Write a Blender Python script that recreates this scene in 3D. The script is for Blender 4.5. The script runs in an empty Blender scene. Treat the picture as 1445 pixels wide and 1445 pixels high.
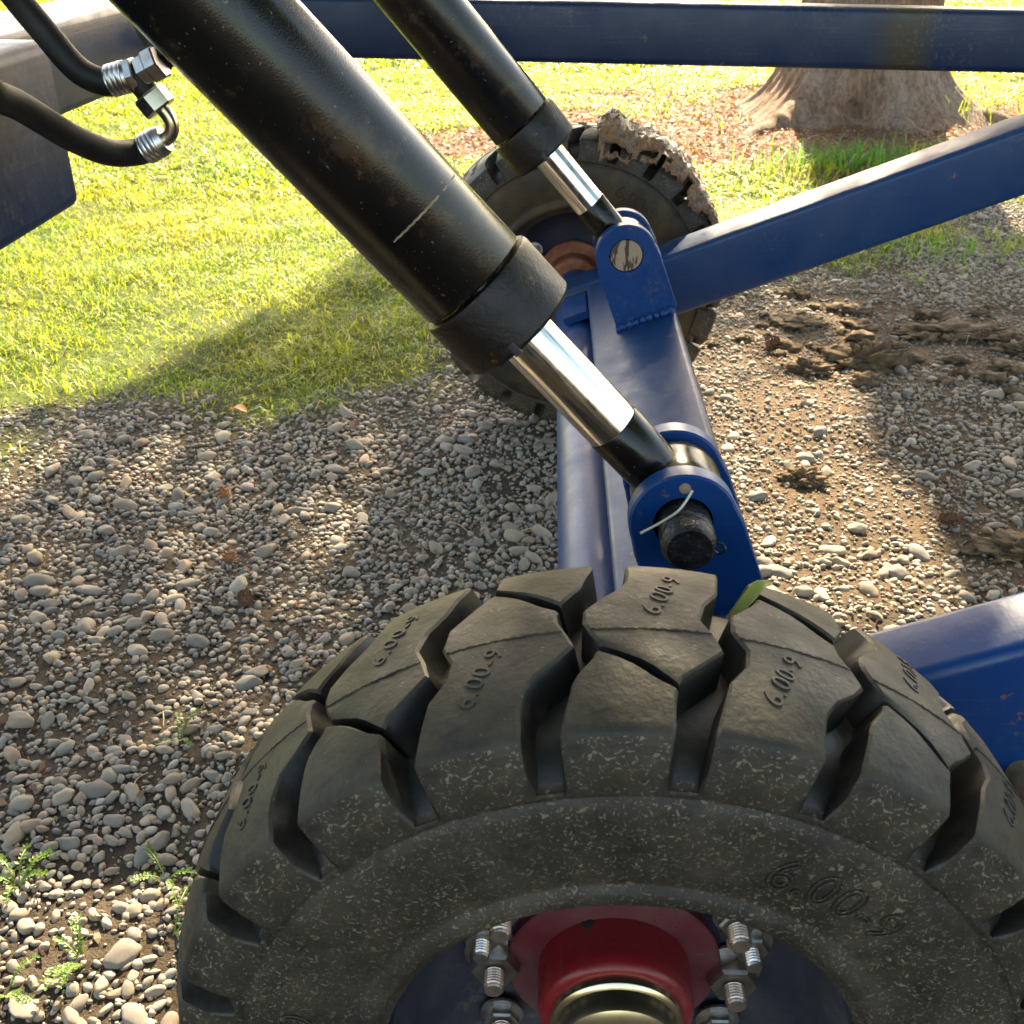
import bpy, bmesh, math, random
import numpy as np
from mathutils import Vector, Matrix, noise as mnoise

random.seed(7); rng = np.random.default_rng(11)
scn = bpy.context.scene; COL = scn.collection
rad = math.radians

# ------------------------------------------------------------------ camera, sky, sun, exposure
CAM = np.array([-.05, -.44, .857]); PITCH, YAW = rad(29.76), rad(-1.89); FPX = 1491.7
cd = bpy.data.cameras.new('camera'); cam = bpy.data.objects.new('camera', cd); COL.objects.link(cam)
fwd = Vector((math.sin(YAW)*math.cos(PITCH), math.cos(YAW)*math.cos(PITCH), -math.sin(PITCH)))
cam.location = CAM; cam.rotation_euler = fwd.to_track_quat('-Z', 'Y').to_euler()
cd.sensor_width = 36; cd.lens = 36*FPX/1445; cd.clip_start = .02; cd.clip_end = 300
cd.dof.use_dof = True; cd.dof.focus_distance = .9; cd.dof.aperture_fstop = 22
scn.camera = cam

SUN_AZ, SUN_EL = rad(8.6), rad(36)          # azimuth from +Y towards +X
SUN = Vector((math.sin(SUN_AZ)*math.cos(SUN_EL), math.cos(SUN_AZ)*math.cos(SUN_EL), math.sin(SUN_EL)))
W = bpy.data.worlds.new('World'); scn.world = W; W.use_nodes = True
nt = W.node_tree; bg = nt.nodes['Background']
sky = nt.nodes.new('ShaderNodeTexSky'); sky.sky_type = 'NISHITA'; sky.sun_disc = False
sky.sun_elevation = SUN_EL; sky.sun_rotation = SUN_AZ; sky.dust_density = 2.0; sky.air_density = 1.0
tint = nt.nodes.new('ShaderNodeMix'); tint.data_type = 'RGBA'; tint.blend_type = 'MULTIPLY'; tint.inputs[0].default_value = 1; tint.inputs[7].default_value = (1.13, 1, .81, 1)
nt.links.new(sky.outputs[0], tint.inputs[6]); nt.links.new(tint.outputs[2], bg.inputs[0]); bg.inputs[1].default_value = .115
sl = bpy.data.lights.new('sun', 'SUN'); so = bpy.data.objects.new('sun', sl); COL.objects.link(so)
sl.energy = 5.0; sl.angle = rad(.6); sl.color = (1, .82, .54)
so.rotation_euler = (-SUN).to_track_quat('-Z', 'Y').to_euler(); so.location = (3, 12, 9)
vs = scn.view_settings; vs.view_transform = 'Standard'; vs.look = 'None'; vs.gamma = 1; vs.use_curve_mapping = False
vs.exposure = 2.78

# ------------------------------------------------------------------ helpers
F0 = np.array(fwd); RT = np.array([math.cos(YAW), -math.sin(YAW), 0]); UP = np.cross(RT, F0)
def project(P):                                # only used to see which stones and blades come out largest
    d = np.asarray(P) - CAM; z = d @ F0
    zz = np.where(z > .05, z, .05)
    return 722.5 + FPX*(d @ RT)/zz, 722.5 - FPX*(d @ UP)/zz, z

def mesh(name, verts, faces, mat=None, smooth=None):
    m = bpy.data.meshes.new(name); m.from_pydata([tuple(v) for v in verts], [], faces); m.update()
    bm = bmesh.new(); bm.from_mesh(m); bmesh.ops.recalc_face_normals(bm, faces=bm.faces); bm.to_mesh(m); bm.free()
    if mat: m.materials.append(mat)
    if smooth is not None:
        m.polygons.foreach_set('use_smooth', [True]*len(m.polygons))
        if smooth < 170: m.set_sharp_from_angle(angle=rad(smooth))
    return m
def add(name, m, parent=None, loc=None, rot=None):
    o = bpy.data.objects.new(name, m); COL.objects.link(o)
    if parent: o.parent = parent
    if loc is not None: o.location = loc
    if rot is not None: o.rotation_euler = rot
    return o
def obj(name, verts, faces, mat, parent=None, smooth=35):
    return add(name, mesh(name, verts, faces, mat, smooth), parent)
def tag(o, label=None, cat=None, group=None, kind=None):
    if label: o['label'] = label
    if cat: o['category'] = cat
    if group: o['group'] = group
    if kind: o['kind'] = kind
    return o
def np_mesh(name, V, Fc, mat, attr=None, smooth=True, domain='POINT'):
    """fast mesh from arrays: V (n,3), Fc (m,k)"""
    m = bpy.data.meshes.new(name); n, k = Fc.shape
    m.vertices.add(len(V)); m.vertices.foreach_set('co', np.ascontiguousarray(V, dtype=np.float32).ravel())
    m.loops.add(n*k); m.loops.foreach_set('vertex_index', np.ascontiguousarray(Fc, dtype=np.int32).ravel())
    m.polygons.add(n); m.polygons.foreach_set('loop_start', np.arange(0, n*k, k, dtype=np.int32))
    m.polygons.foreach_set('loop_total', np.full(n, k, dtype=np.int32))
    m.update(calc_edges=True); m.polygons.foreach_set('use_smooth', np.full(n, smooth))
    if attr is not None:
        for nm, A in attr.items():
            a = m.attributes.new(nm, 'FLOAT_COLOR', 'POINT')
            a.data.foreach_set('color', np.ascontiguousarray(A, dtype=np.float32).ravel())
    if mat: m.materials.append(mat)
    return m
def basis(d, up=(0, 0, 1)):
    d = Vector(d).normalized(); u = Vector(up)
    if abs(d.dot(u)) > .98: u = Vector((1, 0, 0))
    a = u.cross(d).normalized(); b = d.cross(a).normalized(); return d, a, b
def revolve(profile, o, d, seg=48, ref=(0, 0, 1), closed=False, cap=True):
    """profile list of (r, along)"""
    d, a, b = basis(d, ref); o = Vector(o); V = []; Fc = []
    n = len(profile)
    for r, t in profile:
        for k in range(seg):
            w = 2*math.pi*k/seg; V.append(o + d*t + (a*math.cos(w) + b*math.sin(w))*r)
    for i in range(n if closed else n-1):
        j = (i+1) % n
        for k in range(seg):
            l = (k+1) % seg; Fc.append((i*seg+k, i*seg+l, j*seg+l, j*seg+k))
    if not closed and cap:
        if profile[0][0] > 1e-6: Fc.append(tuple(range(seg)))
        if profile[-1][0] > 1e-6: Fc.append(tuple((n-1)*seg+k for k in range(seg)))
    return V, Fc
def rrect(w, h, r, k=4):
    P = []
    for cx, cy, s in ((w/2-r, h/2-r, 0), (-w/2+r, h/2-r, 90), (-w/2+r, -h/2+r, 180), (w/2-r, -h/2+r, 270)):
        for i in range(k+1):
            t = rad(s+90*i/k); P.append((cx+r*math.cos(t), cy+r*math.sin(t)))
    return P
def bar(p0, p1, w, h, up, r=.008, nseg=1, wob=0.):
    """rounded rectangular tube from p0 to p1; h along up, w across"""
    p0 = Vector(p0); p1 = Vector(p1); d, a, b = basis(p1-p0, up); P = rrect(w, h, r); n = len(P); V = []; Fc = []
    for s in range(nseg+1):
        c = p0.lerp(p1, s/nseg)
        for x, y in P: V.append(c+a*x+b*y)
    for s in range(nseg):
        for k in range(n):
            l = (k+1) % n; Fc.append((s*n+k, s*n+l, (s+1)*n+l, (s+1)*n+k))
    Fc += [tuple(range(n)), tuple(nseg*n+k for k in range(n))]
    return V, Fc
def smooth_path(P, n=8):
    P = [Vector(p) for p in P]; Q = [P[0]*2-P[1]] + P + [P[-1]*2-P[-2]]; out = []
    for i in range(1, len(Q)-2):
        for k in range(n):
            t = k/n; a, b, c, d = Q[i-1], Q[i], Q[i+1], Q[i+2]
            out.append(.5*((2*b)+(c-a)*t+(2*a-5*b+4*c-d)*t*t+(3*b-a-3*c+d)*t**3))
    out.append(P[-1]); return out
def sweep(P, R, seg=14):
    P = [Vector(p) for p in P]; V = []; Fc = []; n = len(P)
    up = None
    for i, p in enumerate(P):
        d = (P[min(i+1, n-1)]-P[max(i-1, 0)]).normalized()
        if up is None: _, a, b = basis(d)
        else:
            a = (up - d*up.dot(d)).normalized(); b = d.cross(a)
        up = a; r = R[i] if isinstance(R, (list, tuple)) else R
        for k in range(seg):
            w = 2*math.pi*k/seg; V.append(p+(a*math.cos(w)+b*math.sin(w))*r)
    for i in range(n-1):
        for k in range(seg):
            l = (k+1) % seg; Fc.append((i*seg+k, i*seg+l, (i+1)*seg+l, (i+1)*seg+k))
    Fc += [tuple(range(seg)), tuple((n-1)*seg+k for k in range(seg))]
    return V, Fc
def join(*parts):
    V = []; Fc = []
    for v, f in parts:
        o = len(V); V += list(v); Fc += [tuple(i+o for i in q) for q in f]
    return V, Fc
def vnoise(X, Y, s, seed=0):
    """value noise for arrays"""
    r = np.random.default_rng(seed).random((64, 64)); x = np.asarray(X)/s+100; y = np.asarray(Y)/s+100
    i = np.floor(x).astype(int); j = np.floor(y).astype(int); u = x-i; v = y-j; u = u*u*(3-2*u); v = v*v*(3-2*v)
    g = lambda a, b: r[a % 64, b % 64]
    return (g(i, j)*(1-u)+g(i+1, j)*u)*(1-v)+(g(i, j+1)*(1-u)+g(i+1, j+1)*u)*v

# ------------------------------------------------------------------ materials
class NT:
    def __init__(s, name):
        s.m = bpy.data.materials.new(name); s.m.use_nodes = True; s.t = s.m.node_tree
        s.b = s.t.nodes['Principled BSDF']; s.out = s.t.nodes['Material Output']
        s.tc = s.t.nodes.new('ShaderNodeTexCoord').outputs['Object']
    def n(s, typ, **k):
        q = s.t.nodes.new('ShaderNode'+typ)
        for a, v in k.items(): setattr(q, a, v)
        return q
    def l(s, a, b): s.t.links.new(a, b)
    def mapped(s, scale=(1, 1, 1), rot=(0, 0, 0), src=None):
        q = s.n('Mapping'); q.inputs['Scale'].default_value = scale; q.inputs['Rotation'].default_value = rot
        s.l(src or s.tc, q.inputs[0]); return q.outputs[0]
    def noise(s, scale, detail=4, rough=.55, vec=None, dist=0):
        q = s.n('TexNoise'); q.inputs['Scale'].default_value = scale; q.inputs['Detail'].default_value = detail
        q.inputs['Roughness'].default_value = rough; q.inputs['Distortion'].default_value = dist
        s.l(vec or s.tc, q.inputs['Vector']); return q.outputs[0]
    def vor(s, scale, vec=None, feature='F1', rnd=1.):
        q = s.n('TexVoronoi', feature=feature); q.inputs['Scale'].default_value = scale; q.inputs['Randomness'].default_value = rnd
        s.l(vec or s.tc, q.inputs['Vector']); return q
    def ramp(s, fac, stops, interp='LINEAR'):
        q = s.n('ValToRGB'); e = q.color_ramp.elements; q.color_ramp.interpolation = interp
        while len(e) < len(stops): e.new(.5)
        for el, (p, c) in zip(e, stops):
            el.position = p; el.color = (c, c, c, 1) if isinstance(c, (int, float)) else (*c, 1)
        s.l(fac, q.inputs[0]); return q.outputs[0]
    def mix(s, fac, a, b, mode='MIX'):
        q = s.n('Mix', data_type='RGBA', blend_type=mode)
        for i, v in ((0, fac), (6, a), (7, b)):
            if isinstance(v, (int, float)): q.inputs[i].default_value = v if i == 0 else (v, v, v, 1)
            elif isinstance(v, tuple): q.inputs[i].default_value = (*v, 1)
            else: s.l(v, q.inputs[i])
        return q.outputs[2]
    def math(s, op, a, b=0.):
        q = s.n('Math', operation=op)
        for i, v in enumerate((a, b)):
            if isinstance(v, (int, float)): q.inputs[i].default_value = v
            else: s.l(v, q.inputs[i])
        return q.outputs[0]
    def bump(s, h, dist, strength=1.):
        q = s.n('Bump'); q.inputs['Distance'].default_value = dist; q.inputs['Strength'].default_value = strength
        s.l(h, q.inputs['Height']); s.l(q.outputs[0], s.b.inputs['Normal'])
    def set(s, **k):
        for a, v in k.items():
            i = s.b.inputs[{'col': 'Base Color', 'rough': 'Roughness', 'metal': 'Metallic', 'spec': 'Specular IOR Level', 'coat': 'Coat Weight', 'coatr': 'Coat Roughness', 'alpha': 'Alpha', 'trans': 'Transmission Weight', 'ior': 'IOR'}[a]]
            if isinstance(v, (int, float)): i.default_value = v
            elif isinstance(v, tuple): i.default_value = (*v, 1)
            else: s.l(v, i)
        return s

def paint(name, c, dusty=.5, rough=.28, chips=True, stain=None):
    t = NT(name)
    dust = t.ramp(t.noise(9, 6, .65), [(.38, 0), (.75, dusty)])
    col = t.mix(dust, c, (.11, .098, .085))
    fine = t.ramp(t.noise(380, 2), [(.62, 0), (.67, 1)])
    col = t.mix(t.math('MULTIPLY', fine, t.ramp(t.noise(14, 3), [(.38, .1), (.62, .8)])), col, (.012, .012, .014))
    if chips:
        ch = t.ramp(t.noise(30, 7, .72), [(.655, 0), (.672, 1)])
        col = t.mix(t.math('MULTIPLY', ch, .8), col, (.16, .075, .04))
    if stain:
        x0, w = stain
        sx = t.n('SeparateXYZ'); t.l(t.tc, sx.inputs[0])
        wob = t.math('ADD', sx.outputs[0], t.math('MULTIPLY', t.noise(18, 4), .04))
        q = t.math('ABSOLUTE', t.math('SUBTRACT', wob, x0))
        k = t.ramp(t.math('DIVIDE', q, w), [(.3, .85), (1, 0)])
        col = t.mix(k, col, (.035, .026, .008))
    scr = t.noise(60, 3, .6, t.mapped((.12, .12, 9)))
    col = t.mix(t.ramp(scr, [(.64, 0), (.72, .35)]), col, (.06, .08, .13))
    mudd = t.math('MULTIPLY', t.ramp(t.noise(6, 4), [(.5, 0), (.62, 1)]), t.ramp(t.noise(120, 5, .75), [(.55, 0), (.63, .4)]))
    col = t.mix(mudd, col, (.13, .10, .07))
    t.set(col=col, rough=t.ramp(t.noise(22, 5, .6), [(.3, rough), (.75, rough+.22)]), spec=.33)
    t.bump(t.math('ADD', t.noise(130, 3), t.math('MULTIPLY', scr, .5)), .0006, .35)
    return t.m
M = {}
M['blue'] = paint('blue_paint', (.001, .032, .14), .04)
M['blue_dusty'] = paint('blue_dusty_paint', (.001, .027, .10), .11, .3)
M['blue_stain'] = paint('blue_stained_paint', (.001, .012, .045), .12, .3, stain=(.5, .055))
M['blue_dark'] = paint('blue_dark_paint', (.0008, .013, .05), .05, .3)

t = NT('black_paint')
c = t.mix(t.ramp(t.noise(26, 7, .72), [(.54, 0), (.63, .8)]), (.004, .0038, .0035), (.04, .024, .012))
c = t.mix(t.ramp(t.noise(300, 2), [(.70, 0), (.74, .5)]), c, (.2, .16, .11))
c = t.mix(t.ramp(t.noise(15, 6, .7), [(.645, 0), (.67, .9)]), c, (.1, .042, .018))
c = t.mix(t.ramp(t.noise(5, 4), [(.45, 0), (.8, .15)]), c, (.03, .026, .02))
t.set(col=c, rough=t.ramp(t.noise(40, 5), [(.3, .12), (.75, .3)]), spec=.35)
t.bump(t.noise(700, 2, .6), .0003, .4); M['black'] = t.m
t = NT('worn_black_paint')
c = t.mix(t.ramp(t.noise(34, 8, .75), [(.5, 0), (.64, .7)]), (.004, .0038, .0035), (.024, .016, .009))
c = t.mix(t.ramp(t.noise(70, 6, .75), [(.64, 0), (.68, .8)]), c, (.1, .065, .035))
c = t.mix(t.ramp(t.noise(16, 6, .7), [(.62, 0), (.65, .9)]), c, (.12, .05, .02))
t.set(col=c, rough=t.ramp(t.noise(40, 5), [(.3, .2), (.75, .5)]), spec=.35); t.bump(t.noise(160, 6, .75), .0014, .7); M['black_worn'] = t.m
t = NT('chrome'); v = t.mapped((30, 30, 30))
t.set(col=(.78, .77, .74), metal=1., rough=t.ramp(t.noise(90, 4), [(.35, .07), (.75, .2)]))
M['chrome'] = t.m
t = NT('zinc'); c = t.mix(t.ramp(t.noise(70, 4), [(.4, 0), (.7, 1)]), (.55, .54, .52), (.36, .27, .2))
t.set(col=c, metal=1., rough=.34); M['zinc'] = t.m
t = NT('copper_thread'); c = t.mix(t.ramp(t.noise(120, 4), [(.4, 0), (.7, 1)]), (.42, .325, .275), (.26, .21, .18))
t.set(col=c, metal=.9, rough=.4); M['copper'] = t.m
t = NT('brass_zinc'); c = t.mix(t.ramp(t.noise(50, 4), [(.4, 0), (.7, 1)]), (.64, .56, .37), (.42, .37, .25))
t.set(col=c, metal=1., rough=.26); M['brass'] = t.m
t = NT('hose_rubber'); t.set(col=t.mix(t.ramp(t.noise(60, 4), [(.4, 0), (.8, 1)]), (.006, .006, .0055), (.018, .016, .013)), rough=.55, spec=.25); t.bump(t.noise(600, 2), .0003, .5); M['hose'] = t.m
M['red'] = paint('red_paint', (.16, .004, .007), .25, .22, False)
t = NT('rusty_red'); t.set(col=t.mix(t.ramp(t.noise(45, 6, .7), [(.38, 0), (.65, 1)]), (.16, .03, .016), (.22, .095, .04)), rough=.6); M['rusty'] = t.m
M['red_dusty_sheen'] = paint('red_dusty_sheen_paint', (.085, .012, .018), .5, .3, False)  # purple reflected sheen is put into the flange's dull dusty red
M['navy'] = paint('rim_paint', (.012, .015, .03), .4, .24, False)

def rubber(name, flecks, dust):
    t = NT(name)
    c = t.mix(t.ramp(t.noise(13, 6, .65), [(.36, 0), (.68, 1)]), (.014, .0125, .010), dust)
    c = t.mix(t.ramp(t.noise(45, 6, .7), [(.52, 0), (.7, .75)]), c, (.009, .0085, .008))
    for sc, ro, am in flecks:
        wv = t.n('TexNoise'); wv.inputs['Scale'].default_value = 120; t.l(t.tc, wv.inputs['Vector'])
        wa = t.n('VectorMath', operation='MULTIPLY_ADD'); t.l(wv.outputs['Color'], wa.inputs[0]); wa.inputs[1].default_value = (.012, .012, .012); t.l(t.tc, wa.inputs[2])
        v = t.vor(1., t.mapped(sc, ro, wa.outputs[0]), rnd=1.)
        sc_ = t.n('SeparateColor'); t.l(v.outputs['Color'], sc_.inputs[0])
        on = t.math('MULTIPLY', t.math('LESS_THAN', v.outputs['Distance'], t.math('MULTIPLY', sc_.outputs[1], .34)), t.math('GREATER_THAN', sc_.outputs[0], am))
        on = t.math('MULTIPLY', on, t.ramp(t.noise(24, 4), [(.3, .25), (.6, .85)]))
        c = t.mix(on, c, t.mix(sc_.outputs[2], (.125, .098, .058), (.17, .145, .105)))
    t.set(col=c, rough=t.ramp(t.noise(30, 5), [(.3, .42), (.7, .66)]), spec=.3)
    h = t.math('ADD', t.noise(260, 4, .6), t.math('MULTIPLY', t.noise(50, 5), .8))
    t.bump(h, .0011, .55)
    return t.m
FL = [((230, 230, 600), (.3, .5, .2), .3), ((640, 260, 280), (.2, .1, .9), .3), ((420, 420, 900), (.9, .2, .5), .25), ((150, 170, 420), (.6, .9, .1), .75)]
M['tyre'] = rubber('tyre_rubber', FL, (.049, .0395, .0285))
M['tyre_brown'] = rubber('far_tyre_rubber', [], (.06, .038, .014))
M['tread'] = rubber('tread_rubber', [((420, 420, 420), (0, 0, 0), .9)], (.046, .040, .0265))
M['tread_side'] = M['tyre']
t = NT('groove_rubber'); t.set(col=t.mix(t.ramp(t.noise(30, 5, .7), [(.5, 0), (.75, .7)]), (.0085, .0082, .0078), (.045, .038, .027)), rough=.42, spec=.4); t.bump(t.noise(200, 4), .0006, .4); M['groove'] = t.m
t = NT('lettering_rubber'); t.set(col=(.016, .015, .013), rough=.55); M['letter'] = t.m

def stone_mat(name, src):
    t = NT(name)
    if src == 'rand': r = t.n('ObjectInfo').outputs['Random']; tone = t.n('ObjectInfo').outputs['Random']
    else:
        a = t.n('Attribute', attribute_name='tone'); q = t.n('SeparateColor'); t.l(a.outputs['Color'], q.inputs[0]); r = q.outputs[0]
    c = t.ramp(r, [(0, (.15, .14, .13)), (.14, (.24, .205, .165)), (.28, (.32, .265, .2)), (.4, (.17, .168, .168)), (.52, (.35, .3, .235)), (.64, (.27, .195, .13)), (.74, (.205, .19, .165)), (.84, (.34, .235, .155)), (.93, (.42, .37, .3)), (1, (.2, .145, .1))])
    if src == 'rand':
        sp = t.noise(160, 5, .7); sp2 = t.noise(26, 4, .6, dist=1.5)
    else:
        sp = t.noise(160, 5, .7); sp2 = t.noise(40, 4, .6, dist=1.5)
    c = t.mix(t.ramp(sp, [(.35, .5), (.7, 0)]), c, (.09, .085, .08))
    c = t.mix(t.ramp(sp2, [(.46, 0), (.68, .5)]), c, (.19, .14, .092))
    t.set(col=c, rough=.72, spec=.35); t.bump(sp, .0012, .6)
    return t.m
M['pebble'] = stone_mat('pebble_stone', 'rand'); M['gravel'] = stone_mat('gravel_stone', 'tone')

def leafy(name, attr='tone', ctr=None, k=.55, rough=.45):
    t = NT(name); a = t.n('Attribute', attribute_name=attr)
    src = a.outputs['Color']
    t.set(col=src, rough=rough, spec=.35)
    tr = t.n('BsdfTranslucent'); q = t.mix(1., src, ctr or (2.1, 1.9, .5), 'MULTIPLY'); t.l(q, tr.inputs[0])
    ms = t.n('MixShader'); ms.inputs[0].default_value = k
    t.l(t.b.outputs[0], ms.inputs[1]); t.l(tr.outputs[0], ms.inputs[2]); t.l(ms.outputs[0], t.out.inputs[0])
    return t.m
M['grass'] = leafy('grass_blades'); M['leaf'] = leafy('leaf_green', k=.4)
M['litter'] = leafy('litter_leaf', ctr=(1.5, 1., .7), k=.3, rough=.6)

t = NT('ground_soil'); a = t.n('Attribute', attribute_name='zone'); z = t.n('SeparateColor'); t.l(a.outputs['Color'], z.inputs[0])
n1 = t.noise(7, 8, .7); n2 = t.noise(90, 6, .7); n3 = t.noise(2.1, 5, .6)
soil = t.mix(t.ramp(n1, [(.35, 0), (.68, 1)]), (.05, .037, .025), (.125, .09, .058))
soil = t.mix(t.ramp(n2, [(.45, 0), (.75, .7)]), soil, (.15, .12, .09))
soil = t.mix(t.ramp(t.noise(230, 4, .7), [(.5, 0), (.66, .7)]), soil, (.035, .03, .026))
turf = t.mix(t.ramp(n2, [(.35, 0), (.7, 1)]), (.05, .08, .008), (.12, .15, .018))
turf = t.mix(t.ramp(n3, [(.5, 0), (.7, .6)]), turf, (.13, .1, .06))
lit = t.mix(t.ramp(n2, [(.35, 0), (.7, 1)]), (.11, .062, .038), (.25, .15, .095))
soil = t.mix(z.outputs[2], soil, t.mix(t.ramp(n2, [(.35, 0), (.7, 1)]), (.085, .052, .029), (.23, .155, .09)))
c = t.mix(z.outputs[0], soil, turf); c = t.mix(z.outputs[1], c, lit)
t.set(col=c, rough=.9, spec=.2); t.bump(t.math('ADD', n2, t.math('MULTIPLY', t.noise(300, 4, .7), .6)), .014, 1.); M['ground'] = t.m

t = NT('bark'); v = t.mapped((1, 1, .32))
cr = t.vor(17, v, 'DISTANCE_TO_EDGE'); n = t.noise(22, 8, .7, v)
n = t.noise(16, 10, .78, t.mapped((1.6, 1.6, .28)), dist=1.2); n2 = t.noise(60, 6, .7, t.mapped((1, 1, .5)))
h = t.math('ADD', n, t.math('MULTIPLY', n2, .4))
c = t.mix(t.ramp(n, [(.33, 0), (.62, 1)]), (.12, .07, .047), (.42, .27, .19))
c = t.mix(t.ramp(t.noise(3.5, 5), [(.45, 0), (.65, .6)]), c, (.42, .35, .3))
c = t.mix(t.ramp(n2, [(.3, .7), (.55, 0)]), c, (.08, .045, .03))
t.set(col=c, rough=.9, spec=.2); t.bump(h, .03, .9); M['bark'] = t.m

t = NT('cone_scales'); t.set(col=t.mix(t.ramp(t.noise(90, 4), [(.35, 0), (.7, 1)]), (.17, .07, .028), (.36, .17, .075)), rough=.7); M['cone'] = t.m
t = NT('cone_dark'); t.set(col=t.mix(t.ramp(t.noise(90, 4), [(.35, 0), (.7, 1)]), (.07, .035, .022), (.17, .085, .05)), rough=.8); M['cone_dark'] = t.m
t = NT('mud'); t.set(col=t.mix(t.ramp(t.noise(40, 7, .7), [(.35, 0), (.7, 1)]), (.085, .058, .035), (.22, .155, .095)), rough=.9, spec=.2); t.bump(t.noise(110, 7, .75), .008, .9); M['mud'] = t.m
t = NT('straw'); t.set(col=t.mix(t.ramp(t.noise(30, 3), [(.35, 0), (.7, 1)]), (.3, .2, .09), (.42, .34, .19)), rough=.7); M['straw'] = t.m
t = NT('film')
n = t.noise(34, 7, .75, dist=1.6)
c = t.ramp(n, [(.3, (.012, .008, .005)), (.42, (.05, .026, .011)), (.48, (.16, .115, .07)), (.53, (.27, .095, .01)), (.58, (.045, .026, .013)), (.64, (.22, .175, .12)), (.72, (.02, .012, .008))])
t.set(col=c, rough=.18, spec=.6, alpha=t.ramp(t.noise(36, 5, .7), [(.3, 1), (.62, .72), (.7, .55)]))
t.bump(t.noise(70, 6, .7), .006, .8); M['film'] = t.m
t = NT('chipped_white'); t.set(col=t.ramp(t.noise(55, 5, .6, t.mapped((1.6, 1, .35), (0, .5, 0))), [(.53, (.30, .215, .15)), (.56, (.05, .03, .022))]), rough=.5, metal=.15); M['chip'] = t.m
t = NT('greasy_steel'); t.set(col=t.ramp(t.noise(60, 6, .7), [(.35, (.005, .005, .005)), (.62, (.011, .011, .011)), (.72, (.07, .04, .025))]), rough=t.ramp(t.noise(50, 4), [(.35, .15), (.7, .5)]), spec=.4); t.bump(t.noise(110, 5), .004, .8); M['grease'] = t.m
t = NT('wire'); t.set(col=(.5, .47, .36), rough=.4, metal=.3); M['wire'] = t.m
t = NT('worn_rubber'); t.set(col=t.mix(t.ramp(t.noise(80, 4), [(.35, 0), (.7, 1)]), (.16, .11, .06), (.3, .23, .14)), rough=.7); M['worn'] = t.m

# ------------------------------------------------------------------ ground
def gravel_zone(x, y):
    """>0 on gravel, falling to <0 on lawn (metres)"""
    x = np.asarray(x, float); y = np.asarray(y, float)
    e = np.interp(x, [-3, -1.6, -1.06, -.68, -.25, .1, .42, .8, 1.12, 1.55, 2.4, 5], [.9, 1.1, 1.27, 1.42, 1.78, 2.05, 2.25, 2.62, 2.85, 3.2, 3.6, 4.2])
    return e - y + (vnoise(x, y, .28, 3)-.5)*.34 + (vnoise(x, y, .09, 4)-.5)*.12
def litter_zone(x, y):
    x = np.asarray(x, float); y = np.asarray(y, float)
    d1 = np.hypot((x-1.45)/1.75, (y-4.75)/1.2); d2 = np.hypot((x-.05)/.9, (y-4.15)/.34); d3 = np.hypot((x-2.3)/1.0, (y-4.6)/1.1)
    return 1-np.minimum(np.minimum(d1, d2), d3) + (vnoise(x, y, .35, 8)-.5)*.7
def mud_zone(x, y):
    return np.clip(1.25*np.exp(-(((x-.8)/.55)**2+((y-1.9)/.36)**2))+.75*np.exp(-(((x-.42)/.25)**2+((y-1.25)/.45)**2))+.9*np.exp(-(((x-.72)/.2)**2+((y-.98)/.14)**2)) + (vnoise(x, y, .13, 9)-.5)*.5, 0, 1)
def height(x, y):
    x = np.asarray(x, float); y = np.asarray(y, float)
    far = np.clip((np.abs(y-1.2)-5)/10, 0, 1)
    h = (vnoise(x, y, .55, 21)-.5)*.03 + (vnoise(x, y, .16, 22)-.5)*.014 + (vnoise(x, y, .06, 23)-.5)*.006
    near = np.exp(-(x**2+(y-.01)**2)/.05) + np.exp(-(x**2+(y-1.443)**2)/.05)
    return (h*(1-near))*(1-far) - .006
gx = np.concatenate([[-70, -40, -22, -12], np.linspace(-7, -1.9, 40), np.linspace(-1.85, 2.4, 180), np.linspace(2.45, 7, 36), [12, 22, 40, 70]])
gy = np.concatenate([[-30, -14, -6, -2.5, -1.2], np.linspace(-.5, 3.6, 180), np.linspace(3.65, 8, 90), np.linspace(8.2, 14, 20), [20, 32, 50, 80, 120]])
GX, GY = np.meshgrid(gx, gy); nx, ny = len(gx), len(gy)
V = np.stack([GX.ravel(), GY.ravel(), height(GX, GY).ravel()], 1)
I = (np.arange(ny-1)[:, None]*nx+np.arange(nx-1)[None]).ravel(); FQ = np.stack([I, I+1, I+nx+1, I+nx], 1)
zg = np.clip(.5-gravel_zone(V[:, 0], V[:, 1])/.24, 0, 1); zl = np.clip(litter_zone(V[:, 0], V[:, 1])*3.5, 0, 1)*np.clip((V[:, 1]-1.9)/.6, 0, 1)
ground = add('ground', np_mesh('ground', V, FQ, M['ground'], {'zone': np.stack([zg, zl, mud_zone(V[:, 0], V[:, 1])*(V[:, 0] > .1), zg*0+1], 1)})); tag(ground, kind='structure')

# pebbles: the 300 that show largest one by one, the rest as one mass
def ico(sub):
    bm = bmesh.new(); bmesh.ops.create_icosphere(bm, subdivisions=sub, radius=1.)
    v = np.array([q.co[:] for q in bm.verts]); f = np.array([[w.index for w in q.verts] for q in bm.faces]); bm.free(); return v, f
def stone_shape(v, k, ang):
    """river stone: flattened, egg-shaped, some with cut facets"""
    r = np.random.default_rng(1000+k); s = np.array([1, r.uniform(.66, .92), r.uniform(.45, .68)])
    w = v.copy(); off = r.uniform(-9, 9, 3)
    d = np.array([mnoise.noise(Vector(p*1.1+off)) for p in v]); d2 = np.array([mnoise.noise(Vector(p*2.6+off)) for p in v]); w = w*(1+.26*d[:, None]+.07*d2[:, None])
    for _ in range(ang):
        nrm = r.normal(size=3); nrm /= np.linalg.norm(nrm); h = r.uniform(.5, .82); dd = w@nrm
        w -= np.where(dd > h, dd-h, 0)[:, None]*nrm*.9
    return w*s
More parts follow.
